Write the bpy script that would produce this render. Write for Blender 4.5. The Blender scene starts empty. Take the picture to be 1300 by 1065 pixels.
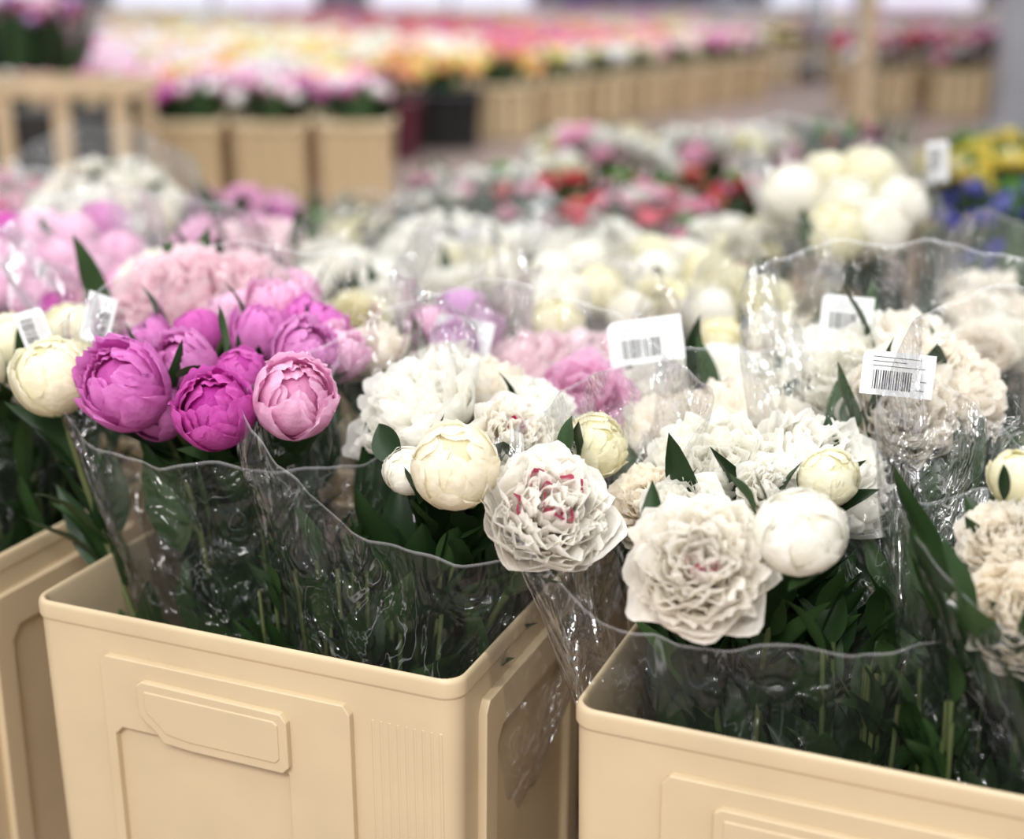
import bpy, math, random
import numpy as np
from mathutils import Vector, Matrix
random.seed(7)
rng=np.random.default_rng(7)
PI=math.pi
# Image-coordinate helpers: the bouquets are projected from the camera point (0,0,0.88) by image pixel + assumed depth;
# W() turns pixel and depth into a world position, G() a pixel into the floor-plan position at an assumed height.
PITCH=math.radians(17.46); FPX=1786.0; CAMH=0.88
cp,sp=math.cos(PITCH),math.sin(PITCH)
def W(u,v,d):
    cx=(u-650)/FPX; cy=(532-v)/FPX
    return Vector((cx*d, d*(cp+sp*cy), CAMH+d*(-sp+cp*cy)))
def G(u,v,z):
    cx=(u-650)/FPX; cy=(532-v)/FPX
    t=(z-CAMH)/(-sp+cp*cy)
    return (cx*t, t*(cp+sp*cy))

# ------------------------------------------------ mesh accumulator
class Acc:
    def __init__(s): s.V=[];s.C=[];s.L=[];s.T=[];s.M=[];s.n=0
    def add(s,v,f,mat=0,col=(0.5,0.5,0.5)):
        v=np.asarray(v,float); 
        c=np.empty((len(v),3)); c[:]=col
        s.V.append(v); s.C.append(c)
        if isinstance(f,np.ndarray):
            s.L.append((f+s.n).ravel()); s.T.append(np.full(len(f),f.shape[1])); s.M.append(np.full(len(f),mat))
        else:
            for q in f:
                s.L.append(np.array(q)+s.n); s.T.append(np.array([len(q)])); s.M.append(np.array([mat]))
        s.n+=len(v)
    def arrays(s):
        return (np.vstack(s.V),np.vstack(s.C),np.concatenate(s.L),np.concatenate(s.T),np.concatenate(s.M))
    def mesh(s,name,mats,smooth=True):
        V,C,L,T,M=s.arrays()
        me=bpy.data.meshes.new(name)
        me.vertices.add(len(V)); me.vertices.foreach_set('co',V.astype(np.float32).ravel())
        me.loops.add(len(L)); me.loops.foreach_set('vertex_index',L.astype(np.int32))
        me.polygons.add(len(T))
        st=np.concatenate([[0],np.cumsum(T)[:-1]])
        me.polygons.foreach_set('loop_start',st.astype(np.int32))
        me.polygons.foreach_set('loop_total',T.astype(np.int32))
        for m in mats: me.materials.append(m)
        me.update(calc_edges=True)
        me.polygons.foreach_set('material_index',M.astype(np.int32))
        me.polygons.foreach_set('use_smooth',np.full(len(T),smooth))
        at=me.attributes.new('pv','FLOAT_COLOR','POINT')
        at.data.foreach_set('color',np.hstack([C,np.ones((len(C),1))]).astype(np.float32).ravel())
        me.update(); me.validate()
        return me
def gridf(nu,nv):
    i,j=np.meshgrid(np.arange(nu-1),np.arange(nv-1),indexing='ij'); a=(i*nv+j).ravel()
    return np.stack([a,a+nv,a+nv+1,a+1],1)
def obj(name,me,parent=None,loc=None,rot=None,scale=None):
    o=bpy.data.objects.new(name,me); bpy.context.scene.collection.objects.link(o)
    if parent: o.parent=parent
    if loc is not None: o.location=loc
    if rot is not None:
        if hasattr(rot,'to_quaternion') or hasattr(rot,'w'):
            o.rotation_mode='QUATERNION'; o.rotation_quaternion=rot
        else: o.rotation_euler=rot
    if scale is not None: o.scale=(scale,)*3 if not hasattr(scale,'__len__') else scale
    return o
def empty(name,loc=(0,0,0)):
    o=bpy.data.objects.new(name,None); o.empty_display_size=.05; o.location=loc
    bpy.context.scene.collection.objects.link(o); return o

# ------------------------------------------------ materials
def newmat(name):
    m=bpy.data.materials.new(name); m.use_nodes=True
    nt=m.node_tree; nt.nodes.clear(); out=nt.nodes.new('ShaderNodeOutputMaterial')
    return m,nt,out
def N(nt,t,**k):
    n=nt.nodes.new(t)
    for a,b in k.items(): setattr(n,a,b)
    return n
def petal_mat(name,base,tip,fleck=None,trans=.45):
    m,nt,out=newmat(name); l=nt.links.new
    at=N(nt,'ShaderNodeAttribute',attribute_name='pv'); sep=N(nt,'ShaderNodeSeparateColor'); l(at.outputs['Color'],sep.inputs[0])
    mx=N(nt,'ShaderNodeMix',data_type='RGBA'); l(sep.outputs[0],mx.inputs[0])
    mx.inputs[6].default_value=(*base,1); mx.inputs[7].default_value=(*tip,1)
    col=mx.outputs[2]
    if fleck:
        g=N(nt,'ShaderNodeMath',operation='GREATER_THAN'); l(sep.outputs[1],g.inputs[0]); g.inputs[1].default_value=.945
        r=N(nt,'ShaderNodeMapRange'); l(sep.outputs[0],r.inputs[0]); r.inputs[1].default_value=.82; r.inputs[2].default_value=.93
        mu=N(nt,'ShaderNodeMath',operation='MULTIPLY'); l(g.outputs[0],mu.inputs[0]); l(r.outputs[0],mu.inputs[1])
        m2=N(nt,'ShaderNodeMix',data_type='RGBA'); l(mu.outputs[0],m2.inputs[0]); l(col,m2.inputs[6]); m2.inputs[7].default_value=(*fleck,1); col=m2.outputs[2]
    hs=N(nt,'ShaderNodeHueSaturation'); l(col,hs.inputs['Color'])
    r2=N(nt,'ShaderNodeMapRange'); l(sep.outputs[1],r2.inputs[0]); r2.inputs[3].default_value=.96; r2.inputs[4].default_value=1.02
    l(r2.outputs[0],hs.inputs['Value'])
    oi=N(nt,'ShaderNodeObjectInfo'); r3=N(nt,'ShaderNodeMapRange'); l(oi.outputs['Random'],r3.inputs[0]); r3.inputs[3].default_value=.85; r3.inputs[4].default_value=1.15
    l(r3.outputs[0],hs.inputs['Saturation'])
    b=N(nt,'ShaderNodeBsdfPrincipled'); b.inputs['Roughness'].default_value=.55; b.inputs['Specular IOR Level'].default_value=.25
    l(hs.outputs[0],b.inputs['Base Color'])
    tr=N(nt,'ShaderNodeBsdfTranslucent'); l(hs.outputs[0],tr.inputs['Color'])
    ms=N(nt,'ShaderNodeMixShader'); ms.inputs[0].default_value=trans; l(b.outputs[0],ms.inputs[1]); l(tr.outputs[0],ms.inputs[2]); l(ms.outputs[0],out.inputs[0])
    wv=N(nt,'ShaderNodeTexNoise'); wv.inputs['Scale'].default_value=5; tc=N(nt,'ShaderNodeTexCoord'); l(tc.outputs['Object'],wv.inputs['Vector'])
    bp=N(nt,'ShaderNodeBump'); bp.inputs['Strength'].default_value=.12; bp.inputs['Distance'].default_value=.04; l(wv.outputs[0],bp.inputs['Height']); l(bp.outputs[0],b.inputs['Normal'])
    return m
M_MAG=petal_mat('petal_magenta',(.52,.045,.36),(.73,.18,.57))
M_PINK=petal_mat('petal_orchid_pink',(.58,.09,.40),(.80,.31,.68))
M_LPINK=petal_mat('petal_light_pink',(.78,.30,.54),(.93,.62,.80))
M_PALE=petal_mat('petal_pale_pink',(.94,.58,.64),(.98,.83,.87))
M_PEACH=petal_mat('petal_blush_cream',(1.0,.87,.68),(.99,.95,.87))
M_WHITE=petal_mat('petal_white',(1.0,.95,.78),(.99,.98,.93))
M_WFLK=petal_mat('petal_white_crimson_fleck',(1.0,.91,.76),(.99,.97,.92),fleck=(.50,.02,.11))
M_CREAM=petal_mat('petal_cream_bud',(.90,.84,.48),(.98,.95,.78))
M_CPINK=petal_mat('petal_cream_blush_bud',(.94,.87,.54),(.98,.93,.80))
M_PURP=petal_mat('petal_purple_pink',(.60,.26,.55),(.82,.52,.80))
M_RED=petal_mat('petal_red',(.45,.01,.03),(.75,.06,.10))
def leaf_mat(name,c1,c2,rough=.45):
    m,nt,out=newmat(name); l=nt.links.new
    at=N(nt,'ShaderNodeAttribute',attribute_name='pv'); sep=N(nt,'ShaderNodeSeparateColor'); l(at.outputs['Color'],sep.inputs[0])
    mx=N(nt,'ShaderNodeMix',data_type='RGBA'); l(sep.outputs[1],mx.inputs[0]); mx.inputs[6].default_value=(*c1,1); mx.inputs[7].default_value=(*c2,1)
    b=N(nt,'ShaderNodeBsdfPrincipled'); b.inputs['Roughness'].default_value=rough; b.inputs['Specular IOR Level'].default_value=.3; l(mx.outputs[2],b.inputs['Base Color'])
    tr=N(nt,'ShaderNodeBsdfTranslucent'); l(mx.outputs[2],tr.inputs['Color'])
    ms=N(nt,'ShaderNodeMixShader'); ms.inputs[0].default_value=.10; l(b.outputs[0],ms.inputs[1]); l(tr.outputs[0],ms.inputs[2]); l(ms.outputs[0],out.inputs[0])
    return m
M_LEAF=leaf_mat('peony_leaf_green',(.009,.026,.007),(.036,.076,.022))
M_STEM=leaf_mat('peony_stem_green',(.07,.10,.035),(.13,.15,.06))
M_SEPAL=leaf_mat('sepal_green',(.13,.25,.06),(.22,.33,.11))
def vcol_mat(name,rough=.6):
    m,nt,out=newmat(name); l=nt.links.new
    at=N(nt,'ShaderNodeAttribute',attribute_name='pv')
    b=N(nt,'ShaderNodeBsdfPrincipled'); b.inputs['Roughness'].default_value=rough; l(at.outputs['Color'],b.inputs['Base Color'])
    l(b.outputs[0],out.inputs[0]); return m
M_VC=vcol_mat('mixed_flower_colours',.6)
M_VP=vcol_mat('coloured_plastic',.4)
def plain(name,c,rough=.5,metal=0,noise_amt=.06,scale=8):
    m,nt,out=newmat(name); l=nt.links.new
    tc=N(nt,'ShaderNodeTexCoord'); nz=N(nt,'ShaderNodeTexNoise'); nz.inputs['Scale'].default_value=scale; nz.inputs['Detail'].default_value=5; l(tc.outputs['Object'],nz.inputs['Vector'])
    mr=N(nt,'ShaderNodeMapRange'); l(nz.outputs[0],mr.inputs[0]); mr.inputs[1].default_value=.3; mr.inputs[2].default_value=.7; mr.inputs[3].default_value=1-noise_amt; mr.inputs[4].default_value=1+noise_amt
    hs=N(nt,'ShaderNodeHueSaturation'); hs.inputs['Color'].default_value=(*c,1); l(mr.outputs[0],hs.inputs['Value'])
    b=N(nt,'ShaderNodeBsdfPrincipled'); b.inputs['Roughness'].default_value=rough; b.inputs['Metallic'].default_value=metal
    l(hs.outputs[0],b.inputs['Base Color']); l(b.outputs[0],out.inputs[0]); return m
M_BUCKET=plain('cream_plastic',(.56,.445,.285),.45,0,.06,9)
M_FLOOR=plain('concrete_floor',(.36,.27,.23),.45,0,.15,2)
M_WALL=plain('hall_wall_paint',(.36,.35,.48),.7,0,.05,1)
M_METAL=plain('galvanised_steel',(.50,.52,.55),.4,.6,.1,12)
M_WOOD=plain('pale_timber',(.70,.53,.33),.6,0,.12,14)
M_CARD=plain('label_card',(.84,.85,.86),.6,0,.02,5)
M_INK_DARK=plain('ink_and_dark_fill',(.03,.03,.03),.6,0,.02,5)
M_PURW=plain('violet_roller_door',(.20,.16,.42),.6,0,.1,3)
M_WINDOW,nt,out=newmat('daylit_window_glass'); e=N(nt,'ShaderNodeEmission'); e.inputs[0].default_value=(.84,.84,1,1); e.inputs[1].default_value=1.2; nt.links.new(e.outputs[0],out.inputs[0])
def film(name,haze=.05,gl=.9,line_=.3):
    m,nt,out=newmat(name); l=nt.links.new
    tc=N(nt,'ShaderNodeTexCoord'); mp=N(nt,'ShaderNodeMapping'); mp.inputs['Scale'].default_value=(20,20,11); l(tc.outputs['Object'],mp.inputs['Vector'])
    nz=N(nt,'ShaderNodeTexNoise'); nz.inputs['Scale'].default_value=1.0; nz.inputs['Detail'].default_value=3; nz.inputs['Distortion'].default_value=2.2; l(mp.outputs[0],nz.inputs['Vector'])
    bp=N(nt,'ShaderNodeBump'); bp.inputs['Strength'].default_value=1.0; bp.inputs['Distance'].default_value=.035; l(nz.outputs[0],bp.inputs['Height'])
    s=N(nt,'ShaderNodeMath',operation='SUBTRACT'); l(nz.outputs[0],s.inputs[0]); s.inputs[1].default_value=.5
    ab=N(nt,'ShaderNodeMath',operation='ABSOLUTE'); l(s.outputs[0],ab.inputs[0])
    mr=N(nt,'ShaderNodeMapRange'); l(ab.outputs[0],mr.inputs[0]); mr.inputs[1].default_value=0; mr.inputs[2].default_value=.012; mr.inputs[3].default_value=line_; mr.inputs[4].default_value=0
    n2=N(nt,'ShaderNodeTexNoise'); n2.inputs['Scale'].default_value=9; l(tc.outputs['Object'],n2.inputs['Vector'])
    m3=N(nt,'ShaderNodeMapRange'); l(n2.outputs[0],m3.inputs[0]); m3.inputs[1].default_value=.46; m3.inputs[2].default_value=.65
    cr=N(nt,'ShaderNodeMath',operation='MULTIPLY'); l(mr.outputs[0],cr.inputs[0]); l(m3.outputs[0],cr.inputs[1])
    at=N(nt,'ShaderNodeAttribute',attribute_name='pv'); sep=N(nt,'ShaderNodeSeparateColor'); l(at.outputs['Color'],sep.inputs[0])
    rim=N(nt,'ShaderNodeMapRange'); l(sep.outputs[0],rim.inputs[0]); rim.inputs[1].default_value=.992; rim.inputs[2].default_value=.998; rim.inputs[3].default_value=0; rim.inputs[4].default_value=.20
    mx=N(nt,'ShaderNodeMath',operation='MAXIMUM'); l(cr.outputs[0],mx.inputs[0]); l(rim.outputs[0],mx.inputs[1])
    ad=N(nt,'ShaderNodeMath',operation='ADD'); l(mx.outputs[0],ad.inputs[0]); ad.inputs[1].default_value=haze
    lw=N(nt,'ShaderNodeFresnel'); lw.inputs['IOR'].default_value=1.5
    mu=N(nt,'ShaderNodeMath',operation='MULTIPLY'); l(lw.outputs[0],mu.inputs[0]); mu.inputs[1].default_value=gl; mu.use_clamp=True
    mn=N(nt,'ShaderNodeMath',operation='MINIMUM'); l(mu.outputs[0],mn.inputs[0]); mn.inputs[1].default_value=.45
    t=N(nt,'ShaderNodeBsdfTransparent'); t.inputs[0].default_value=(.985,.988,.99,1)
    g=N(nt,'ShaderNodeBsdfGlossy'); g.inputs['Roughness'].default_value=.10; l(bp.outputs[0],g.inputs['Normal'])
    d=N(nt,'ShaderNodeBsdfDiffuse'); d.inputs[0].default_value=(.95,.96,1,1)
    m1=N(nt,'ShaderNodeMixShader'); l(ad.outputs[0],m1.inputs[0]); l(t.outputs[0],m1.inputs[1]); l(d.outputs[0],m1.inputs[2])
    m2=N(nt,'ShaderNodeMixShader'); l(mn.outputs[0],m2.inputs[0]); l(m1.outputs[0],m2.inputs[1]); l(g.outputs[0],m2.inputs[2]); l(m2.outputs[0],out.inputs[0])
    return m
M_FILM=film('clear_cellophane',.008,1.0,.20)
M_FILM2=film('hazy_cellophane',.07,1.0,.2)

# ------------------------------------------------ blooms
def bud_acc(seed,layers=4,nu=9,nv=12,per=5,loose=1.0,half=False):
    r=np.random.default_rng(seed); a=Acc()
    th=np.linspace(0,2*PI,17)[:-1]; ph=np.linspace(.02,PI-.02,10)
    T,P=np.meshgrid(th,ph,indexing='ij')
    v=np.stack([np.sin(P)*np.cos(T),np.sin(P)*np.sin(T),-np.cos(P)],-1).reshape(-1,3)*(.66 if half else .84)
    f=[]
    for i in range(16):
        for j in range(9):
            f.append((i*10+j,((i+1)%16)*10+j,((i+1)%16)*10+j+1,i*10+j+1))
    a.add(v,np.array(f),0,(.25,.4,0))
    s=np.linspace(-1,1,nu); t=np.linspace(0,1,nv); S,Tt=np.meshgrid(s,t,indexing='ij')
    gf=gridf(nu,nv)
    for L in range(layers):
        fr=L/(layers-1)
        for i in range(per):
            th0=2*PI*(i/per)+L*1.1+r.uniform(-.25,.25)
            if half:
                pm=math.radians(166-fr*36+r.uniform(-16,8)); R=.70+.28*fr+r.uniform(-.02,.03)
            else:
                pm=math.radians(172-fr*42+r.uniform(-14,10)); R=.87+.11*fr+r.uniform(-.015,.02)
            wm=1.0+r.uniform(-.15,.2)
            phi=pm*Tt*(1-.13*S*S*Tt)
            prof=np.sin(PI*(.1+.83*Tt))**.6
            dth=S*wm*prof/np.maximum(np.sin(phi),.42)*.85
            ang=th0+dth+.25*r.uniform(-1,1)*Tt
            k1,k2=r.uniform(2,4),r.uniform(0,6)
            rad=R*(1+.035*(1+S)*.5*loose*Tt+.05*loose*fr*Tt**6+.018*np.sin(k1*S*3+k2)*Tt**2*loose+.03*r.uniform(0,1)*loose*np.sin(Tt*PI))
            zs=1.02
            if half:
                rad=rad*(1+.09*Tt**3*r.uniform(.2,1)+.03*np.sin(8*S+k2)*Tt**4); zs=1.08
            x=np.sin(phi)*np.cos(ang)*rad; y=np.sin(phi)*np.sin(ang)*rad; z=-np.cos(phi)*rad*zs
            tt=np.clip(Tt+.06*np.sin(S*9+k2),0,1)
            col=np.stack([tt,np.full_like(tt,r.uniform(0,.9)),S*.5+.5],-1).reshape(-1,3)
            a.add(np.stack([x,y,z],-1).reshape(-1,3),gf,0,col)
    for i in range(4):
        th0=i*PI/2+r.uniform(-.3,.3); pm=math.radians(r.uniform(50,85))
        phi=pm*Tt*(1-.3*S*S*Tt); dth=S*.5*np.sin(PI*(.15+.8*Tt))/np.maximum(np.sin(phi),.3)
        rad=1.02+.03*Tt
        a.add(np.stack([np.sin(phi)*np.cos(th0+dth)*rad,np.sin(phi)*np.sin(th0+dth)*rad,-np.cos(phi)*rad*1.02],-1).reshape(-1,3),gf,1,(.5,r.uniform(0,1),0))
    return a
def open_acc(seed,dens=1.0,nu=9,nv=10):
    r=np.random.default_rng(seed); a=Acc()
    s=np.linspace(-1,1,nu); t=np.linspace(0,1,nv); S,Tt=np.meshgrid(s,t,indexing='ij'); gf=gridf(nu,nv)
    # two rings of broad rounded guard petals, then a dense ruffled dome of crumpled inner petals
    rings=[(104,108,1.46,.62,8),(97,102,1.46,.54,9),(88,88,1.41,.38,13),(78,79,1.37,.31,16),(67,67,1.32,.28,18),(55,56,1.27,.26,18),(42,44,1.22,.25,15),(28,30,1.17,.24,12),(12,16,1.10,.23,8)]
    for ri,(a0,curl,L,Wd,n) in enumerate(rings):
        n=max(4,int(n*dens)); Wd=Wd/ (dens**.5)
        for i in range(n):
            jj=6 if ri<2 else 13
            th=2*PI*i/n+ri*.7+r.uniform(-.3,.3)*(1 if ri<2 else 1.6); al0=math.radians(a0+r.uniform(-jj,jj)); cu=math.radians(curl+r.uniform(-20,20))
            LL=L*(r.uniform(.9,1.02) if ri<2 else r.uniform(.84,1.05)); w=Wd*r.uniform(.8,1.2)
            tt1=np.linspace(0,1,nv); al=al0-cu*tt1+math.radians(r.uniform(-8,26))*tt1**5
            st=LL/(nv-1)
            rr=np.concatenate([[0],np.cumsum(np.sin(al[:-1])*st)])+.05; zz=np.concatenate([[0],np.cumsum(np.cos(al[:-1])*st)])-.72
            rr=np.broadcast_to(rr,(nu,nv)); zz=np.broadcast_to(zz,(nu,nv)); al=np.broadcast_to(al,(nu,nv))
            wt=w*(.15+.85*np.sin(PI/2*np.minimum(1,Tt*1.15))**1.25)*(1-.12*Tt**6)
            tw=r.uniform(-.45,.45) if ri>1 else r.uniform(-.1,.1)
            c,sn=math.cos(th),math.sin(th)
            k1,k2,k3=r.uniform(2.5,5),r.uniform(0,6),r.uniform(.2,1)
            rf=.5 if ri<2 else 1.0
            off=.45*w*S*S+ (.04+.06*r.uniform(0,1))*np.sin(k1*S+k2)*Tt**2 + .024*rf*np.sin(8*S+k2*2)*Tt**3+tw*S*w*Tt**2
            back=-LL*(.15*np.abs(S)**2.8*Tt**2+.055*k3*np.exp(-((S-.2*tw)/.2)**2)*Tt**6+.016*rf*np.sin(8*S+k2)*Tt**4)
            pr=rr+np.sin(al)*back-np.cos(al)*off; pz=zz+np.cos(al)*back+np.sin(al)*off
            x=pr*c-sn*S*wt; y=pr*sn+c*S*wt
            g=r.uniform(0,1) if ri>=4 else r.uniform(0,.9)
            col=np.stack([Tt**.8,np.full_like(Tt,g),S*.5+.5],-1).reshape(-1,3)
            a.add(np.stack([x,y,pz],-1).reshape(-1,3),gf,0,col)
    for i in range(5):
        th=i*2*PI/5
        x=(.05+.4*Tt)*math.cos(th)-S*.16*np.sin(PI*(.1+.85*Tt))*math.sin(th); y=(.05+.4*Tt)*math.sin(th)+S*.16*np.sin(PI*(.1+.85*Tt))*math.cos(th)
        z=-.80+.12*Tt*Tt
        a.add(np.stack([x,y,z],-1).reshape(-1,3),gf,1,(.5,.5,0))
    return a
BUD=[bud_acc(11+i,loose=1+.4*i).mesh('peony_bud_%d'%i,[M_WHITE,M_SEPAL]) for i in range(4)]
HALF=[bud_acc(111+i,layers=5,nu=11,loose=1.2+.25*i,per=5,half=True).mesh('peony_half_open_%d'%i,[M_WHITE,M_SEPAL]) for i in range(4)]
OPEN=[open_acc(31+i).mesh('peony_open_%d'%i,[M_WHITE,M_SEPAL]) for i in range(4)]
BUDm=[bud_acc(51+i,layers=3,nu=5,nv=7,per=4,loose=1.4).mesh('peony_bud_mid_%d'%i,[M_WHITE,M_SEPAL]) for i in range(3)]
OPENm=[open_acc(61+i,.6,5,6).mesh('peony_open_mid_%d'%i,[M_WHITE,M_SEPAL]) for i in range(3)]

def tube(acc,pts,rad,mat,g,n=6):
    P=np.array(pts); m=len(P); T=np.gradient(P,axis=0); T/=np.linalg.norm(T,axis=1)[:,None]
    up=np.array([.3,.9,.1]); A=np.cross(T,up); A/=np.linalg.norm(A,axis=1)[:,None]; B=np.cross(T,A)
    an=np.arange(n)*2*PI/n
    v=(P[:,None,:]+rad*(np.cos(an)[None,:,None]*A[:,None,:]+np.sin(an)[None,:,None]*B[:,None,:])).reshape(-1,3)
    f=[(i*n+j,i*n+(j+1)%n,(i+1)*n+(j+1)%n,(i+1)*n+j) for i in range(m-1) for j in range(n)]
    acc.add(v,np.array(f),mat,(.5,g,0))
LS,LT=np.meshgrid(np.linspace(-1,1,5),np.linspace(0,1,9),indexing='ij'); LF=gridf(5,9)
def leaf(acc,p,d,L,w,mat=0,droop=.3,r=rng):
    d=np.array(d,float); d/=np.linalg.norm(d); side=np.cross(d,[0,0,1.]); side/= (np.linalg.norm(side)+1e-6)
    rot=r.uniform(-1.2,1.2); nrm=np.cross(side,d); s2=side*math.cos(rot)+nrm*math.sin(rot); n2=np.cross(s2,d)
    ww=w*np.sin(PI*LT**.85)**.9
    ph=r.uniform(0,6)
    v=np.array(p)+LT[...,None]*L*d+(LS*ww)[...,None]*s2+(np.abs(LS)*ww*.35-droop*L*LT**2*.5+.04*L*np.sin(LT*7+ph)*LT)[...,None]*n2
    acc.add(v.reshape(-1,3),LF,mat,(.5,r.uniform(0,1),0))

# ------------------------------------------------ buckets
BW,BD,BH=.414,.31,.36
FL=np.array([-.424,1.131]); YAW=math.radians(-22.4)
U=np.array([math.cos(YAW),math.sin(YAW)]); Vv=np.array([-math.sin(YAW),math.cos(YAW)])
def slot(k,r,s,t): 
    return FL+U*(k*.505+s)+Vv*(r*.40+t)
def bucket_mesh():
    a=Acc()
    def rr(w,d,rad,z,n=6):
        o=[]
        for cx,cy,a0 in ((w/2-rad,d/2-rad,0),(-w/2+rad,d/2-rad,PI/2),(-w/2+rad,-d/2+rad,PI),(w/2-rad,-d/2+rad,1.5*PI)):
            for i in range(n+1):
                t=a0+i*PI/2/n; o.append((cx+rad*math.cos(t),cy+rad*math.sin(t),z))
        return o
    k=.972; q=.004
    lv=[(BW*k-.03,BD*k-.03,.013,.0),(BW*k,BD*k,.016,.006),(BW-q,BD-q,.017,.341),(BW-q+.001,BD-q+.001,.017,.342),(BW-.001,BD-.001,.018,.3435),(BW,BD,.018,.345),(BW,BD,.018,.355),(BW-.002,BD-.002,.018,.3585),(BW-.006,BD-.006,.017,.360),(BW-.010,BD-.010,.016,.3585),(BW-.012,BD-.012,.015,.354),(BW-.018,BD-.018,.014,.325),(BW*k-.01,BD*k-.01,.013,.014),(BW*k-.06,BD*k-.06,.01,.012)]
    loops=[rr(*l) for l in lv]; n=len(loops[0]); V=[p for l in loops for p in l]
    F=[(i*n+j,i*n+(j+1)%n,(i+1)*n+(j+1)%n,(i+1)*n+j) for i in range(len(lv)-1) for j in range(n)]
    a.add(V,np.array(F),0); a.add(loops[0],[list(range(n))[::-1]],0); a.add(loops[-1],[list(range(n))],0)
    def plate(face,poly,t0,t1):
        half={0:BD,1:BW,2:BD,3:BW}[face]
        def P(x,h,t):
            f=(h-.006)/.335; y=(half*k+(half-q-half*k)*f)/2+t
            if face==0: return (x,-y,h)
            if face==2: return (-x,y,h)
            if face==1: return (y,x,h)
            return (-y,-x,h)
        m=len(poly); V=[P(x,h,t1) for x,h in poly]+[P(x,h,t0) for x,h in poly]
        F=[list(range(m))]+[[j,j+m,(j+1)%m+m,(j+1)%m] for j in range(m)]
        a.add(V,F,0)
    for face in (0,2):
        xl,xr=-.133,.112
        plate(face,[(xl,.05),(xl+.010,.05),(xl+.010,.246),(xl+.018,.254),(xr-.066,.254),(xr-.060,.246),(xr-.060,.05),(xr,.05),(xr,.314),(xr-.006,.322),(xl+.006,.322),(xl,.314)],-.002,.0065)
        plate(face,[(-.092,.303),(-.092,.276),(-.087,.270),(-.076,.262),(-.068,.252),(-.040,.250),(.050,.250),(.056,.256),(.056,.298),(.050,.305),(-.086,.307)],.004,.0125)
        plate(face,[(-.084,.299),(-.084,.280),(-.072,.270),(-.064,.262),(-.04,.259),(.044,.259),(.048,.263),(.048,.295),(.044,.298)],.011,.0138)
        for i in range(9):
            x=.128+i*.0075; plate(face,[(x,.03),(x+.0035,.03),(x+.0035,.312),(x,.312)],-.001,.0004)
    for face in (1,3):
        plate(face,[(-.112,.05),(-.088,.05),(-.088,.272),(-.078,.285),(.078,.285),(.088,.272),(.088,.05),(.112,.05),(.112,.312),(.105,.322),(-.105,.322),(-.112,.312)],-.002,.0075)
    return a.mesh('flower_bucket',[M_BUCKET],False)
BME=bucket_mesh()
for p in BME.polygons: p.use_smooth=True
def foliage_acc(seed,h=.5,r0=.10,nl=84):
    r=np.random.default_rng(seed); a=Acc()
    for i in range(14):
        an=r.uniform(0,2*PI); q=r.uniform(0,1)**.5
        p0=np.array([q*.05*math.cos(an),q*.05*math.sin(an),.02]); p1=np.array([q*r0*1.0*math.cos(an),q*r0*math.sin(an),h*r.uniform(.85,1)])
        tube(a,[p0+(p1-p0)*t for t in np.linspace(0,1,5)],.003,1,r.uniform(0,1),5)
        for j in range(nl//14):
            t=r.uniform(.45,1.0); p=p0+(p1-p0)*t
            d=(p1-p0)/h+np.array([math.cos(an+r.uniform(-1.5,1.5)),math.sin(an+r.uniform(-1.5,1.5)),0])*r.uniform(.2,.6)
            leaf(a,p,d,r.uniform(.06,.10),r.uniform(.010,.018),0,.4,r)
    return a
FOL=[foliage_acc(90+i).mesh('foliage_%d'%i,[M_LEAF,M_STEM]) for i in range(3)]
slots=[]
for r in range(0,6):
    for k in range(-3,5):
        if r==0 and (k<-1 or k>2): continue
        c=slot(k,r,BW/2,BD/2)
        if abs(c[0])>.42*c[1]+.3: continue
        slots.append([c,r,k,r<=2])
def nearest(x,y):
    b=min((b for b in slots if b[1]>=1),key=lambda b:(b[0][0]-x)**2+(b[0][1]-y)**2); b[3]=True; return b[0]

# ------------------------------------------------ bouquet pieces
def label_mesh():
    a=Acc()
    def box(x0,x1,z0,z1,y0,y1,m):
        V=[(x,y,z) for x in (x0,x1) for y in (y0,y1) for z in (z0,z1)]
        a.add(V,[[0,1,3,2],[4,6,7,5],[0,4,5,1],[2,3,7,6],[0,2,6,4],[1,5,7,3]],m)
    P=[(-.5,-.3),(-.2,-.3),(.1,-.3),(.5,-.3),(.5,.3),(.1,.3),(-.2,.3),(-.42,.3),(-.5,.24)]
    m=len(P)
    V=[(x,-.006,z) for x,z in P]+[(x,.006,z) for x,z in P]
    a.add(V,[list(range(m)),list(range(2*m-1,m-1,-1))]+[[j,j+m,(j+1)%m+m,(j+1)%m] for j in range(m)],0)
    r=random.Random(3); x=-.34
    while x<.2:
        w=r.choice((.008,.012,.02)); box(x,x+w,-.22,.04,-.010,-.005,1); x+=w+r.choice((.012,.016,.022))
    for z,x1 in ((.22,.3),(.16,.1),(.10,.36)): box(-.36,x1,z-.005,z+.005,-.009,-.005,1)
    box(.27,.38,-.2,-.19,-.009,-.005,1); box(.27,.40,-.08,-.07,-.009,-.005,1)
    return a.mesh('price_label',[M_CARD,M_INK_DARK],False)
LBL=label_mesh()
def label(parent,pos,w,roll,yaw=0,tilt=-12,asp=1):
    return obj('price_label',LBL,parent,pos,(math.radians(tilt),math.radians(roll),math.radians(yaw)),(w,w,w*asp))
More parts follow.
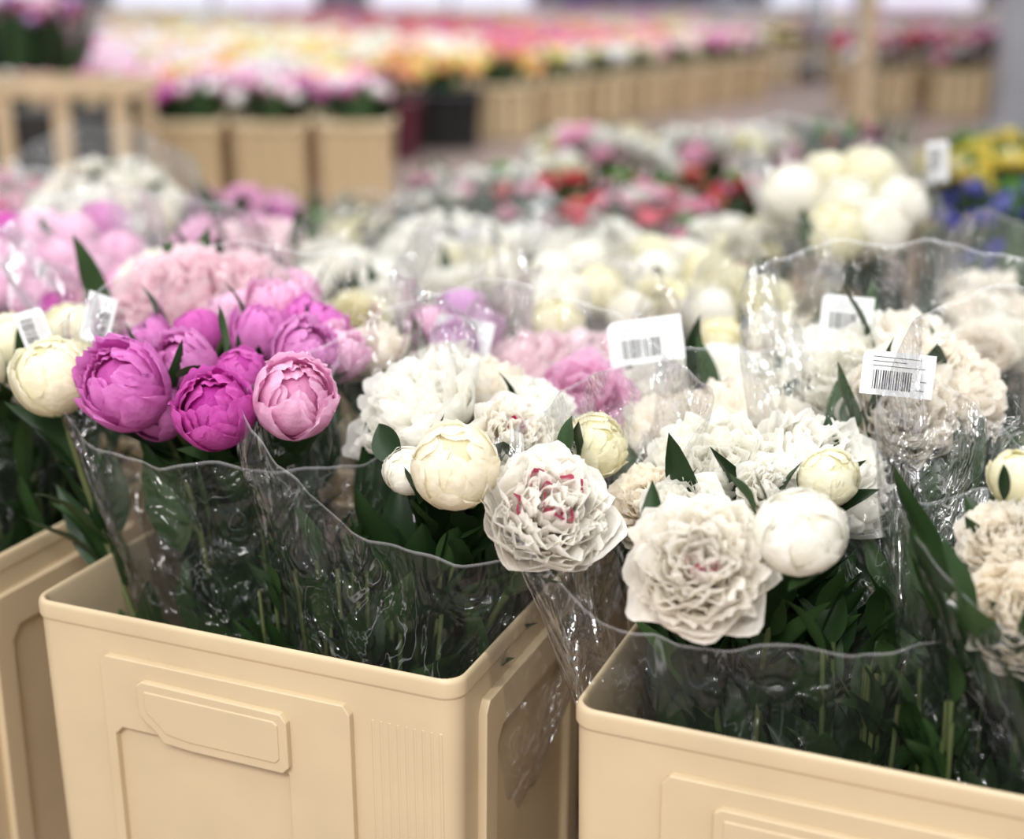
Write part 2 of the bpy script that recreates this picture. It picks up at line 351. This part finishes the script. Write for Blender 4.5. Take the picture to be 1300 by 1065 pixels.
def sleeve(parent,base,top,rx,ry,zf,zb,seed,mat=M_FILM,rb=.045,yaw=0,fold=.07):
    r=np.random.default_rng(seed); na,ns=161,56
    an=np.linspace(0,2*PI,na); s=np.linspace(0,1,ns); A,S=np.meshgrid(an,s,indexing='ij')
    zt=top[2]
    bk=.5+.5*np.sin(A)
    ph=r.uniform(0,6,8)
    tri=lambda x: np.abs(((x/PI)%1)-.5)*2
    zr=zf+(zb-zf)*bk**1.3+.024*tri(1.5*A+ph[5])+.006*tri(5.5*A+ph[6])+.002*tri(14*A+ph[7])+.03*np.abs(np.cos(A))**10
    h=(zr-base[2])/(zt-base[2])
    q=S*h
    cx=base[0]+(top[0]-base[0])*q; cy=base[1]+(top[1]-base[1])*q; z=base[2]+(zt-base[2])*q
    qq=np.minimum(q,1)+np.maximum(q-1,0)*.5
    rxq=rb+(rx-rb)*qq**1.15; ryq=rb+(ry-rb)*qq**1.15
    wr=1+.045*np.sin(3*A+ph[0]+2*S)+.036*(tri(3.5*A+ph[1]+5*S)-.5)+.028*(tri(7*A+ph[2]-7*S)-.5)+.018*(tri(11*A+ph[3]+9*S+np.sin(6*S))-.5)+.018*np.sin(4*A+18*S+ph[5])*S
    wr=wr+fold*np.exp(-((A-PI)/.13)**2)+fold*(np.exp(-(A/.13)**2)+np.exp(-((A-2*PI)/.13)**2))
    ca,sa=np.cos(A),np.sin(A)
    x=cx+rxq*wr*ca*math.cos(yaw)-ryq*wr*sa*math.sin(yaw); y=cy+rxq*wr*ca*math.sin(yaw)+ryq*wr*sa*math.cos(yaw)
    a=Acc(); col=np.stack([S,A/6.3,S*0],-1).reshape(-1,3)
    a.add(np.stack([x,y,z],-1).reshape(-1,3),gridf(na,ns),0,col)
    return obj('cellophane_sleeve',a.mesh('cellophane_sleeve',[mat]),parent)
def bloom(parent,kind,mat,p,R,d,lod=0,i=None):
    i=random.randrange(99) if i is None else i
    src={('b',0):BUD,('o',0):OPEN,('h',0):HALF,('b',1):BUDm,('o',1):OPENm,('h',1):BUDm}[(kind,lod)]
    q=Vector(d).normalized().to_track_quat('Z','Y') @ Matrix.Rotation(random.uniform(0,6.28),3,'Z').to_quaternion()
    sc=R*{'b':1.0,'h':.92,'o':1.02}[kind]
    o=obj('bloom' if kind=='o' else 'bud',src[i%len(src)],parent,p,q,(sc*random.uniform(.95,1.03),sc,sc*(random.uniform(1.0,1.08) if kind!='o' else 1.05)))
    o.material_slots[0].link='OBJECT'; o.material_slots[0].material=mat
    return o
def bouquet(name,base,blooms,slv=None,labels=(),nleaf=9,lod=0,fwd=.35,seed=1,mat=M_FILM,extra=0,stemr=.003):
    r=np.random.default_rng(seed); random.seed(seed)
    e=empty(name); a=Acc(); base=np.array([base[0],base[1],.03])
    cen=np.mean([W(*b[:2],b[3]) for b in blooms],axis=0)
    items=[(b,W(b[0],b[1],b[3])) for b in blooms]
    for b,p in items:
        u,v,px,d,kind,m=b; R=px/2*d/FPX
        out=np.array(p)-cen; out/= (np.linalg.norm(out)+.03)
        dr=Vector((out[0]*.8,out[1]*.6-fwd,.75+out[2]*.3)).normalized()
        bloom(e,kind,m,p,R,dr,lod)
        b0=base+np.array([r.uniform(-.03,.03),r.uniform(-.03,.03),0]); p1=np.array(p)-np.array(dr)*R*(.95 if kind!='o' else .6)
        c1=b0+np.array([0,0,.22])+(p1-b0)*[.15,.15,0]; c2=p1-np.array(dr)*.10-np.array([0,0,.04])
        ts=np.linspace(0,1,12)[:,None]
        pts=(1-ts)**3*b0+3*(1-ts)**2*ts*c1+3*(1-ts)*ts**2*c2+ts**3*p1
        tube(a,pts,stemr,1,r.uniform(0,1))
        for j in range(nleaf):
            t=r.uniform(.35,.93); k=int(t*11); q=pts[k]; tg=pts[min(k+1,11)]-pts[k]; tg/=np.linalg.norm(tg)+1e-6
            an=r.uniform(0,2*PI); dd=tg+np.array([math.cos(an),math.sin(an)-.15,0])*r.uniform(.15,.5)
            leaf(a,q,dd,r.uniform(.07,.12),r.uniform(.011,.021),0,.35,r)
        if r.uniform()<.5:   # top leaf rising beside the head
            an=r.uniform(0,2*PI); q=np.array(p)+np.array([math.cos(an)*R*.9,math.sin(an)*R*.9,-R*.7])
            leaf(a,q,[math.cos(an)*.25,math.sin(an)*.25-.05,1],R*r.uniform(1.5,2.3),R*r.uniform(.2,.32),0,.15,r)
    for j in range(extra):
        t=r.uniform(.3,.85); cp_=base+(cen-base)*t; an=r.uniform(0,2*PI); rad=.02+.07*t
        q=cp_+np.array([math.cos(an)*rad,math.sin(an)*rad,0])
        dd=(cen-base)/np.linalg.norm(cen-base)+np.array([math.cos(an),math.sin(an),0])*r.uniform(0,.35)
        leaf(a,q,dd,r.uniform(.08,.12),r.uniform(.014,.022),0,.3,r)
    obj('stems_and_leaves',a.mesh('stems_and_leaves',[M_LEAF,M_STEM]),e)
    if slv:
        top,rx,ry,zf,zb=slv[:5]; kw=slv[5] if len(slv)>5 else {}
        sleeve(e,base,top,rx,ry,zf,zb,seed,mat,**kw)
    for L in labels:
        label(e,W(*L[:3]),*L[3:])
    return e
def upleaf(parent,u,v,d,u2,v2,d2,w=.012):
    a=Acc(); p=np.array(W(u,v,d)); q=np.array(W(u2,v2,d2)); leaf(a,p,q-p,np.linalg.norm(q-p),w,0,.1,np.random.default_rng(int(u)))
    obj('leaf',a.mesh('leaf',[M_LEAF]),parent)
PK,MG,LP,PL,PE,WH,WF,CR,CP,PU=M_PINK,M_MAG,M_LPINK,M_PALE,M_PEACH,M_WHITE,M_WFLK,M_CREAM,M_CPINK,M_PURP
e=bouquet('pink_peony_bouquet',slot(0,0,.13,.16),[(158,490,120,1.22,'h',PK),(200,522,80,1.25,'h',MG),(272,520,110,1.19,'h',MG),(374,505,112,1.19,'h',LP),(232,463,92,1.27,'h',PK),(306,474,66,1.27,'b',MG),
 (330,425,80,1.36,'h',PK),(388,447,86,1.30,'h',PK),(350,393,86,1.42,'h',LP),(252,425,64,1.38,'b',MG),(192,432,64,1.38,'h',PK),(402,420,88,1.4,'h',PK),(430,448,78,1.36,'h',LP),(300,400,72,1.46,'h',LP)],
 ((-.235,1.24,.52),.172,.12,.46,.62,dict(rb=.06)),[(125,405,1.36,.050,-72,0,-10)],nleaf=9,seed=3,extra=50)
upleaf(e,285,450,1.27,278,385,1.29,.010); upleaf(e,225,480,1.22,262,462,1.2,.010)
e=bouquet('white_peony_bouquet',slot(0,0,.055,.10),[(68,478,96,1.26,'b',CR)],None,[(45,422,1.33,.045,75,0,-10)],nleaf=12,seed=4)
e=bouquet('white_peony_bouquet',slot(-1,0,.33,.2),[(12,440,84,1.42,'b',CR),(92,420,70,1.5,'b',CR),(115,462,56,1.48,'b',CR),(-40,470,90,1.35,'b',CR)],((-.57,1.42,.5),.12,.1,.46,.58),nleaf=12,seed=5,extra=30)
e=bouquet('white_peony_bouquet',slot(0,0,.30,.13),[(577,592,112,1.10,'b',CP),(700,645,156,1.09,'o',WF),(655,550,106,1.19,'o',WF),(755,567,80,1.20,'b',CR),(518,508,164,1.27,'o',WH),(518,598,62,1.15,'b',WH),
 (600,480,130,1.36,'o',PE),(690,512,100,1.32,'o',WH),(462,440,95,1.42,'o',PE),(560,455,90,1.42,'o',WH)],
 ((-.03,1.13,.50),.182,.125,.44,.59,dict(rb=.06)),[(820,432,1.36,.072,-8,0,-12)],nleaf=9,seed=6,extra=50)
upleaf(e,505,590,1.15,478,535,1.17,.013); upleaf(e,718,590,1.13,724,525,1.15,.011); upleaf(e,532,640,1.10,514,592,1.12,.010)
e=bouquet('white_peony_bouquet',slot(1,0,.13,.11),[(888,712,168,1.0,'o',WF),(1015,675,116,1.0,'b',WH),(1052,607,76,1.09,'b',CR),(905,592,154,1.18,'o',WH),(1060,592,172,1.2,'o',WH),(815,635,98,1.17,'o',PE),
 (960,515,144,1.35,'o',PE),(845,530,130,1.34,'o',PE),(868,650,100,1.10,'o',WH),(985,618,90,1.11,'o',WH),(920,462,114,1.45,'o',WH),(835,478,104,1.45,'o',WH)],
 ((.20,1.02,.48),.192,.135,.405,.57,dict(rb=.06)),[(1075,400,1.40,.052,6,0,-12,1.25)],nleaf=9,seed=8,extra=50)
upleaf(e,960,655,1.04,928,598,1.06,.012); upleaf(e,1000,750,1.0,1065,705,1.0,.012)
e=bouquet('white_peony_bouquet',slot(1,0,.28,.18),[(1085,480,150,1.32,'o',WH),(1180,450,150,1.36,'o',PE),(1150,510,140,1.27,'o',PE),(1228,490,120,1.3,'o',PE),(1035,440,110,1.42,'o',WH),(1110,420,110,1.45,'o',WH),(1010,490,100,1.38,'o',WH)],
 ((.37,1.20,.56),.165,.125,.46,.63,dict(rb=.07)),[(1140,475,1.15,.060,6,0,-12)],nleaf=12,seed=9,extra=110)
e=bouquet('white_peony_bouquet',slot(1,0,.385,.09),[(1290,605,70,1.02,'b',CR),(1272,682,104,1.0,'o',PE),(1300,775,144,.96,'o',PE),(1350,680,140,1.0,'o',WH),(1345,600,120,1.1,'o',WH)],
 ((.40,.95,.50),.13,.11,.44,.62,dict(rb=.055)),nleaf=10,seed=10,extra=60)

# ------------------------------------------------ mid clusters
def cluster(name,u,v,d,w,h,n,size,kind,mats,seed,slv=False,lab=None,fwd=.3):
    r=random.Random(seed); bl=[]
    tries=0
    while len(bl)<n and tries<4000:
        tries+=1
        a=r.uniform(0,6.28); q=math.sqrt(r.random()); x=u+w/2*q*math.cos(a); y=v+h/2*q*math.sin(a)
        dd=d-(y-v)/h*.28
        if any(((x-b[0])**2+((y-b[1])*1.3)**2)**.5<size*.62 for b in bl): continue
        bl.append((x,y,size*r.uniform(.88,1.12),dd,kind if kind!='m' else r.choice('bo'),r.choice(mats)))
    c=W(u,v,d); base=nearest(c[0],c[1])
    s=None
    if slv:
        hw=w/2*d/FPX+.025
        s=((c[0],c[1],c[2]),hw,hw*.8,c[2]-.04,c[2]+.10)
    return bouquet(name,base,bl,s,lab or (),nleaf=5,lod=1,fwd=fwd,seed=seed,mat=M_FILM2)
cluster('pink_peony_bouquet',75,340,1.8,210,130,32,66,'b',[PK,LP,LP,LP,MG],21,True)
e=bouquet('blush_peony_bouquet',slot(0,1,.1,.1),[(208,375,150,1.56,'o',PL),(312,358,108,1.6,'o',PL),(178,345,80,1.68,'o',PE),(250,335,84,1.7,'o',PL),(375,372,64,1.7,'b',LP),(340,400,60,1.6,'o',PE),(380,395,60,1.6,'b',LP)],
  ((-.40,1.60,.52),.15,.12,.50,.62),nleaf=8,seed=22,mat=M_FILM2,fwd=.3)
upleaf(e,262,345,1.6,262,285,1.62,.016); upleaf(e,225,340,1.62,212,305,1.62,.016)
cluster('pink_peony_bouquet',300,308,2.0,150,55,13,58,'o',[PL,LP],23)
cluster('cream_peony_bouquet',135,250,2.6,200,90,26,48,'o',[WH,PE],24,True)
cluster('pink_peony_bouquet',300,266,2.8,140,50,13,46,'o',[LP,LP,PK],25)
cluster('white_peony_bouquet',450,352,1.95,130,100,12,76,'o',[WH,CR],26,True)
cluster('white_peony_bouquet',565,322,2.15,170,90,20,64,'o',[WH,CR],27,True,[(605,300,2.2,.05,0)])
cluster('white_peony_bouquet',700,368,1.85,140,90,13,68,'b',[WH,CR],28,True)
cluster('white_peony_bouquet',830,355,1.95,180,90,16,68,'m',[WH,WH,CR],29,True)
cluster('white_peony_bouquet',740,308,2.35,200,50,16,52,'o',[WH],30)
cluster('cream_peony_bouquet',450,290,2.45,80,40,7,42,'o',[CR],31)
cluster('purple_peony_bouquet',590,415,1.62,110,50,7,64,'b',[PU,LP],32,True,[(588,425,1.5,.062,12)])
cluster('pink_peony_bouquet',720,470,1.50,180,70,7,116,'o',[LP,PL,LP],33,True)
cluster('white_peony_bouquet',945,402,1.7,120,75,10,68,'b',[WH,CR],34,True)
cluster('white_peony_bouquet',1080,258,2.05,180,80,13,78,'b',[WH,WH,CR],35,True,[(1190,205,2.05,.06,85)])
cluster('white_peony_bouquet',1270,395,1.75,110,100,9,72,'o',[WH,PE],36,True)
cluster('white_peony_bouquet',1000,440,1.65,160,60,8,76,'o',[WH,PE],37)
cluster('cream_peony_bouquet',950,300,2.35,130,60,9,50,'o',[WH,CR,CR],38)
cluster('red_peony_bouquet',935,350,2.05,26,30,2,34,'o',[M_RED],39)

occupied=[]
for c,r,k,use in slots:
    if not use: continue
    o=obj('flower_bucket',BME,None,(c[0],c[1],0),(0,0,YAW)); occupied.append(c)
    m=o.modifiers.new('bevel','BEVEL'); m.width=.0013; m.segments=2; m.limit_method='ANGLE'; m.angle_limit=math.radians(35)
    if r==0:
        m2=o.modifiers.new('wn','WEIGHTED_NORMAL'); m2.keep_sharp=True
        for s,t in ((-.13,.06),(-.09,.03),(.03,.05),(.12,.04),(.14,.08),(.0,-.05),(.08,-.06)):
            obj('foliage',FOL[int(abs(s*100))%3],o,(s,t,.012),(0,0,random.uniform(0,6)),(.75,.6,.80))
    else:
        for s in (-.1,.1):
            obj('foliage',FOL[(r+k)%3],o,(s,0,.012),(0,0,random.uniform(0,6)),(.9,.9,.88))

# ------------------------------------------------ distant flower displays (buckets merged with their flowers)
BL=open_acc(77,.3,3,4).arrays()
def lowbloom(acc,p,R,c,r):
    V,C,L,T,M=BL
    a=r.uniform(0,6.28); ca,sa=math.cos(a),math.sin(a)
    v=V@np.array([[ca,sa,0],[-sa,ca,0],[0,0,1]])*R+p
    col=np.array(c)[None,:]*(.75+.25*C[:,:1])
    acc.add(v,L.reshape(-1,4),0,np.clip(col,0,1))
th=np.arange(6)*PI/3
BLOBV=np.array([(0,0,-.8)]+[(math.cos(t),math.sin(t),-.25) for t in th]+[(.75*math.cos(t+.5),.75*math.sin(t+.5),.45) for t in th]+[(0,0,.75)])
BLOBF=np.array([(0,1+(i+1)%6,1+i) for i in range(6)]+[(1+i,1+(i+1)%6,7+i) for i in range(6)]+[(1+(i+1)%6,7+(i+1)%6,7+i) for i in range(6)]+[(7+i,7+(i+1)%6,13) for i in range(6)])
def simple_bucket(acc,c,yaw,w,d,h,col,z0=0):
    ca,sa=math.cos(yaw),math.sin(yaw)
    def ring(w,d,z):
        return [(c[0]+x*ca-y*sa,c[1]+x*sa+y*ca,z0+z) for x,y in ((-w/2,-d/2),(-w/2+.02,-d/2),(w/2-.02,-d/2),(w/2,-d/2),(w/2,d/2),(-w/2,d/2))]
    lv=[(w*.86,d*.86,0),(w*.97,d*.97,h*.88),(w,d,h*.89),(w,d,h),(w*.93,d*.93,h),(w*.9,d*.9,h*.7)]
    V=[p for l in lv for p in ring(*l)]; n=6
    F=[(i*n+j,i*n+(j+1)%n,(i+1)*n+(j+1)%n,(i+1)*n+j) for i in range(len(lv)-1) for j in range(n)]
    acc.add(V,np.array(F),1,col); acc.add(ring(*lv[-1]),[list(range(6))],1,(.03,.05,.02)); acc.add(ring(*lv[0]),[list(range(6))[::-1]],1,col)
    nr=4
    for i in range(nr):
        x0=-w*.36+i*w*.72/(nr-1); P=[]
        for (dx,yy,z) in ((-.018,-d*.5*.88-.001,.02),(.018,-d*.5*.88-.001,.02),(.018,-d*.5*.985-.003,h*.86),(-.018,-d*.5*.985-.003,h*.86)):
            x=x0+dx; y=yy-.022; P.append((c[0]+x*ca-y*sa,c[1]+x*sa+y*ca,z0+z))
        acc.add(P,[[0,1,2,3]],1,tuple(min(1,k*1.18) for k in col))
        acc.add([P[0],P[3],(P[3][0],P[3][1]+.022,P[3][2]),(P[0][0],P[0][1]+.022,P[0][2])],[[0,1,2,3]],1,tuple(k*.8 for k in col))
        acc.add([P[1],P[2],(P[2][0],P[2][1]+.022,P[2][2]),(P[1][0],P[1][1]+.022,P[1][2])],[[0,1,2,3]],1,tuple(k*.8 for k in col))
GREEN=[(.02,.05,.015),(.035,.09,.03),(.05,.12,.035)]
def display(name,cells,palette_fn,bcol_fn,h=.30,ztop=.48,nb=16,bs=.035,near=False,yaw=YAW,w=.38,d=.28,seed=1,green=.5):
    r=np.random.default_rng(seed); a=Acc()
    for (x,y) in cells:
        simple_bucket(a,(x,y),yaw,w,d,h,bcol_fn(x,y,r))
        pal=palette_fn(x,y,r)
        ca,sa=math.cos(yaw),math.sin(yaw)
        for i in range(nb):
            px,py=r.uniform(-.5,.5)*w,r.uniform(-.5,.5)*d
            dz=-(abs(px/w)**2+abs(py/d)**2)*.14+r.uniform(-.03,.02)
            p=np.array([x+px*ca-py*sa,y+px*sa+py*ca,ztop+dz]); c=pal[r.integers(len(pal))]
            c=np.clip(np.array(c)*r.uniform(.85,1.12),0,1); R=bs*r.uniform(.75,1.2)
            if near: lowbloom(a,p,R,c,r)
            else: a.add(BLOBV*R+p,BLOBF,0,c)
        for i in range(int(nb*green)+5):
            an=r.uniform(0,6.28); q=r.uniform(.2,1); px,py=math.cos(an)*q*w*.45,math.sin(an)*q*d*.45
            p=np.array([x+px*ca-py*sa,y+px*sa+py*ca,h*.9]); L=(ztop-h)*r.uniform(.8,1.35)+.03
            dr=np.array([math.cos(an)*.4,math.sin(an)*.4,1]); dr/=np.linalg.norm(dr)
            sd=np.array([-math.sin(an),math.cos(an),0])*r.uniform(.018,.035)
            a.add([p-sd*.3,p+dr*L*.5-sd,p+dr*L,p+dr*L*.5+sd,p+sd*.3],[[0,4,3,1],[1,3,2]],0,GREEN[r.integers(3)])
    return obj(name,a.mesh(name,[M_VC,M_VP],True))
CREAM=(.72,.56,.34)
creamf=lambda x,y,r:CREAM
Wt=(.95,.94,.88); Pk=(.88,.28,.50); Lp=(.93,.55,.70); Rd=(.70,.05,.10); Mg=(.60,.09,.40); Yl=(.92,.78,.18); Or=(.92,.42,.14); Cm=(.94,.88,.58); Sal=(.90,.32,.28); Bl=(.10,.10,.50); Bu=(.18,.03,.09); Gn=(.20,.42,.10)
def patch(name,uv,pal,seed,near=True,ztop=.47,bs=.034,nb=20,green=.7,h=.30):
    (u0,v0,u1,v1)=uv
    um=(u0+u1)/2; xn,yn=G(um,v1,ztop); xf,yf=G(um,v0,ztop)
    hw=(u1-u0)/2/FPX
    cells=[]; y=yn
    while y<=yf+.05:
        dep=y*cp+.13; xc=(um-650)/FPX*dep; half=hw*dep
        n=max(1,int(round(2*half/.40)))
        for i in range(n):
            c=(xc-half+(i+.5)*2*half/n,y)
            if all((c[0]-o[0])**2+(c[1]-o[1])**2>.36**2 for o in occupied): cells.append(c)
        y+=.32
    occupied.extend(cells)
    for i,c in enumerate(cells):
        display(name,[c],lambda x,y,r:pal,creamf,h=h,ztop=ztop,nb=nb,bs=bs,near=near,yaw=0,seed=seed*50+i,w=.36,d=.27,green=green)
patch('red_pink_flower_display',(650,215,1000,285),[Rd,Sal,Pk,Gn,(.9,.2,.3),Wt,Lp],41,ztop=.44,bs=.028,nb=32,green=1.2)
patch('white_flower_display',(690,155,1000,205),[Wt,Wt,Cm,Wt,Lp,Wt],42,ztop=.48,bs=.046,nb=38,green=.3)
patch('white_flower_display',(530,200,690,215),[Wt,Gn,Lp,Wt],49,ztop=.42,bs=.036,nb=26,green=1.0)
patch('green_flower_display',(1000,150,1110,215),[Gn,Bl,(.1,.25,.08),Mg,Rd],43,ztop=.48,bs=.025,green=3)
patch('blue_flower_display',(1215,225,1420,300),[Bl,(.1,.1,.4),Gn,(.3,.3,.7)],44,ztop=.46,bs=.024,nb=22,green=2)
patch('yellow_flower_display',(1130,175,1400,212),[Yl,Yl,Cm,Gn],45,ztop=.46,bs=.034,nb=28,green=1)
patch('green_flower_display',(350,250,520,300),[Gn,Bl,(.2,.35,.15),(.8,.85,.5)],46,ztop=.42,bs=.026,nb=24,green=2)
patch('mixed_flower_display',(500,225,660,270),[Gn,Wt,(.5,.7,.3),Lp,Wt],47,ztop=.42,bs=.028,nb=24,green=1.5)
patch('pink_flower_display',(-60,215,20,290),[Lp,Pk,Gn],48,ztop=.45)

def line(p0,p1,n): return [(p0[0]+(p1[0]-p0[0])*i/(n-1),p0[1]+(p1[1]-p0[1])*i/(n-1)) for i in range(n)]
def edge_bcol(x,y,r):
    if x<-.45: return (.12,.02,.04)
    if x<-.1: return (.012,.012,.014)
    return CREAM
FP=[[Pk,Lp],[Wt,Cm],[Sal,Or],[Yl,Cm],[Or,Yl],[Mg,Pk],[Lp,Wt],[Wt],[Rd,Sal],[Cm,Yl],[Lp],[Wt,Cm],[Pk,Rd]]
def fpal(x,y,r):
    return FP[int(abs(math.floor(x/1.1+y*.9)*7+math.floor(y/.9)*3))%len(FP)]
for i,c in enumerate(line((-.65,7.3),(1.75,11.0),9)):
    display('cut_flower_bucket',[c],lambda x,y,r:([Or,Yl,Sal] if x<0 else ([Cm,Wt,Yl] if x<.7 else [Pk,Lp,Cm])),edge_bcol,ztop=.46,nb=26,bs=.045,yaw=0,seed=151+i,w=.38,d=.34)
y=6.3; i=0
while y<20:
    xr=-.75+(y-7.5)*.68-.50 if y>7.0 else -.85
    cells=[]; x=xr
    while x>-.40*y-1.2: 
        if not(x<-1.6 and y<6.9): cells.append((x,y))
        x-=.43
    display('cut_flower_row',cells,fpal,creamf,ztop=.46,nb=24,bs=.048,yaw=0,seed=520+i,green=.25)
    if y>14:
        cells=[]; x=max(xr+1.6,3)
        while x<.4*y+1.2: cells.append((x,y)); x+=.43
        display('cut_flower_row',cells,fpal,creamf,ztop=.46,nb=18,bs=.05,yaw=0,seed=620+i,green=.25)
    y+=.42 if y<12 else .55; i+=1
display('pink_flower_bucket_row',line((-2.3,5.75),(-.62,5.75),6),lambda x,y,r:[Mg,Pk,Wt,Lp],creamf,h=.34,ztop=.50,nb=24,bs=.035,yaw=0,seed=53,w=.29,d=.29,green=1.5)
display('cream_flower_bucket_row',line((3.3,12.5),(5.2,12.5),5),lambda x,y,r:[Wt,Cm,Lp],creamf,ztop=.48,nb=24,bs=.05,yaw=0,seed=54)
display('red_flower_bucket_row',line((2.5,10.4),(4.6,10.4),6),lambda x,y,r:[Bu,Rd,Pk],creamf,ztop=.50,nb=24,bs=.045,yaw=0,seed=55)
display('cream_flower_bucket_row',line((2.45,9.62),(3.95,9.62),4),lambda x,y,r:[Bu,Wt,Pk],creamf,h=.3,ztop=.44,nb=24,bs=.045,yaw=0,seed=59)

def boxes(name,bx,mats,bev=.004):
    a=Acc()
    for (x0,x1,y0,y1,z0,z1,m) in bx:
        V=[(x,y,z) for x in (x0,x1) for y in (y0,y1) for z in (z0,z1)]
        a.add(V,[[0,1,3,2],[4,6,7,5],[0,4,5,1],[2,3,7,6],[0,2,6,4],[1,5,7,3]],m)
    o=obj(name,a.mesh(name,mats,False)); m=o.modifiers.new('b','BEVEL'); m.width=bev; m.segments=2; return o
bx=[]
x0,x1,ya,yb=-2.5,-1.27,4.75,5.15
for x in np.linspace(x0,x1-.06,7):
    bx.append((x,x+.055,ya,ya+.03,0,.53,0)); bx.append((x,x+.05,yb-.03,yb,0,.53,0))
for z in (.04,.50): bx.append((x0-.02,x1+.02,ya-.02,ya,z,z+.05,0)); bx.append((x0-.02,x1+.02,yb,yb+.02,z,z+.05,0))
for x in (x0-.02,x1): 
    for z in (.04,.50): bx.append((x,x+.02,ya,yb,z,z+.05,0))
bx.append((x0,x1,ya,yb,.02,.04,0)); bx.append((x0+.06,x1-.08,ya+.08,yb-.06,.045,.44,1))  # base board, then a black block added so the interior shade reads dark
boxes('slatted_timber_rack',bx,[M_WOOD,M_INK_DARK])
display('burgundy_flower_display',[(x,6.2+.4*j) for x in np.arange(-2.9,-1.9,.38) for j in range(2)],lambda x,y,r:[(.35,.05,.15),(.85,.5,.6),(.5,.3,.6)],creamf,h=.42,ztop=.78,nb=40,bs=.04,yaw=0,seed=57,green=1)

def trolley(name,x0,x1,y0,y1,shelves,h):
    bx=[]; t=.05
    for x in (x0,x1-t):
        for y in (y0,y1-t): bx.append((x,x+t,y,y+t,.06,h,0)); bx.append((x-.01,x+t+.01,y,y+t,0,.07,1))
    for z in shelves: bx.append((x0,x1,y0,y1,z,z+.025,0)); bx.append((x0,x1,y0-.02,y0,z-.01,z+.05,0))
    return boxes(name,bx,[M_METAL,M_INK_DARK])
trolley('steel_flower_trolley',2.30,4.15,9.38,9.86,(.60,.80,1.2),2.0)
trolley('steel_flower_trolley',1.8,2.7,12.6,13.2,(.15,.6,1.1),2.0)
trolley('steel_flower_trolley',4.3,6.0,11.2,11.8,(.15,.6,1.1),2.0)
boxes('steel_column',[(2.80,3.02,8.2,8.4,0,2.6,0),(2.74,3.08,8.14,8.46,0,.04,0),(2.84,2.98,8.18,8.2,.3,2.3,0)],[M_METAL])
boxes('timber_post',[(2.14,2.22,8.9,8.98,0,2.2,0),(2.10,2.26,8.86,9.02,0,.05,0)],[M_WOOD])

def plane(name,vs,mat):
    me=bpy.data.meshes.new(name); me.from_pydata(vs,[],[list(range(len(vs)))]); me.materials.append(mat); return obj(name,me)
plane('floor',[(-14,-3,0),(14,-3,0),(14,24,0),(-14,24,0)],M_FLOOR)
boxes('wall_back',[(-14,14,24,24.2,0,5,0)],[M_WALL])
boxes('wall_left',[(-14.2,-14,-3,24,0,5,0)],[M_WALL]); boxes('wall_right',[(14,14.2,-3,24,0,5,0)],[M_WALL])
for i,(a,b) in enumerate(((-11,-7.5),(-6.5,-3.2),(-2.3,.3),(4.2,7.6),(8.5,12))):
    boxes('window_%d'%(i+1),[(a,b,23.93,23.98,.25,3.2,1),(a-.1,a,23.88,23.99,.15,3.3,0),(b,b+.1,23.88,23.99,.15,3.3,0),(a-.1,b+.1,23.88,23.99,.15,.25,0),(a-.1,b+.1,23.88,23.99,3.2,3.3,0),((a+b)/2-.04,(a+b)/2+.04,23.88,23.99,.25,3.2,0)],[M_METAL,M_WINDOW])
bx=[(.7,3.6,23.8,23.86,z,z+.11,0) for z in np.arange(.0,3,.15)]+[(.6,.7,23.8,23.97,0,3.1,1),(3.6,3.7,23.8,23.97,0,3.1,1),(.6,3.7,23.8,23.97,3.1,3.2,1)]
boxes('door_1',bx,[M_PURW,M_METAL])

# ------------------------------------------------ light
w=bpy.data.worlds.new('hall_ambient'); bpy.context.scene.world=w; w.use_nodes=True
bg=w.node_tree.nodes['Background']; bg.inputs[0].default_value=(.95,.965,1,1); bg.inputs[1].default_value=.66
def area(name,loc,sx,sy,pw,col=(1,.98,.95),rot=(0,0,0)):
    l=bpy.data.lights.new(name,'AREA'); l.shape='RECTANGLE'; l.size=sx; l.size_y=sy; l.energy=pw; l.color=col
    o=bpy.data.objects.new(name,l); o.location=loc; o.rotation_euler=rot; bpy.context.scene.collection.objects.link(o)
area('added_front_fill',(-.8,1.0,3.0),.22,2.6,46); area('added_front_fill',(1.1,1.8,3.0),.22,2.6,42)
area('added_front_fill',(0,5.5,3.4),5,.6,95,(.92,.95,1)); area('added_front_fill',(0,10,3.6),8,1,150,(.87,.90,1))
area('added_front_fill',(-.6,-1.1,2.3),2.0,.5,86,(1,.985,.96),rot=(math.radians(45),0,0))  # added key lamp, tilted forward to brighten the fronts of the blooms

cam=bpy.data.cameras.new('camera'); co=bpy.data.objects.new('camera',cam); bpy.context.scene.collection.objects.link(co)
co.location=(0,0,CAMH); co.rotation_euler=(PI/2-PITCH,0,0)
cam.sensor_fit='HORIZONTAL'; cam.sensor_width=36; cam.lens=36*FPX/1300; cam.clip_start=.05
cam.dof.use_dof=True; cam.dof.focus_distance=1.13; cam.dof.aperture_fstop=2.2
bpy.context.scene.camera=co
bpy.context.scene.view_settings.view_transform='Standard'
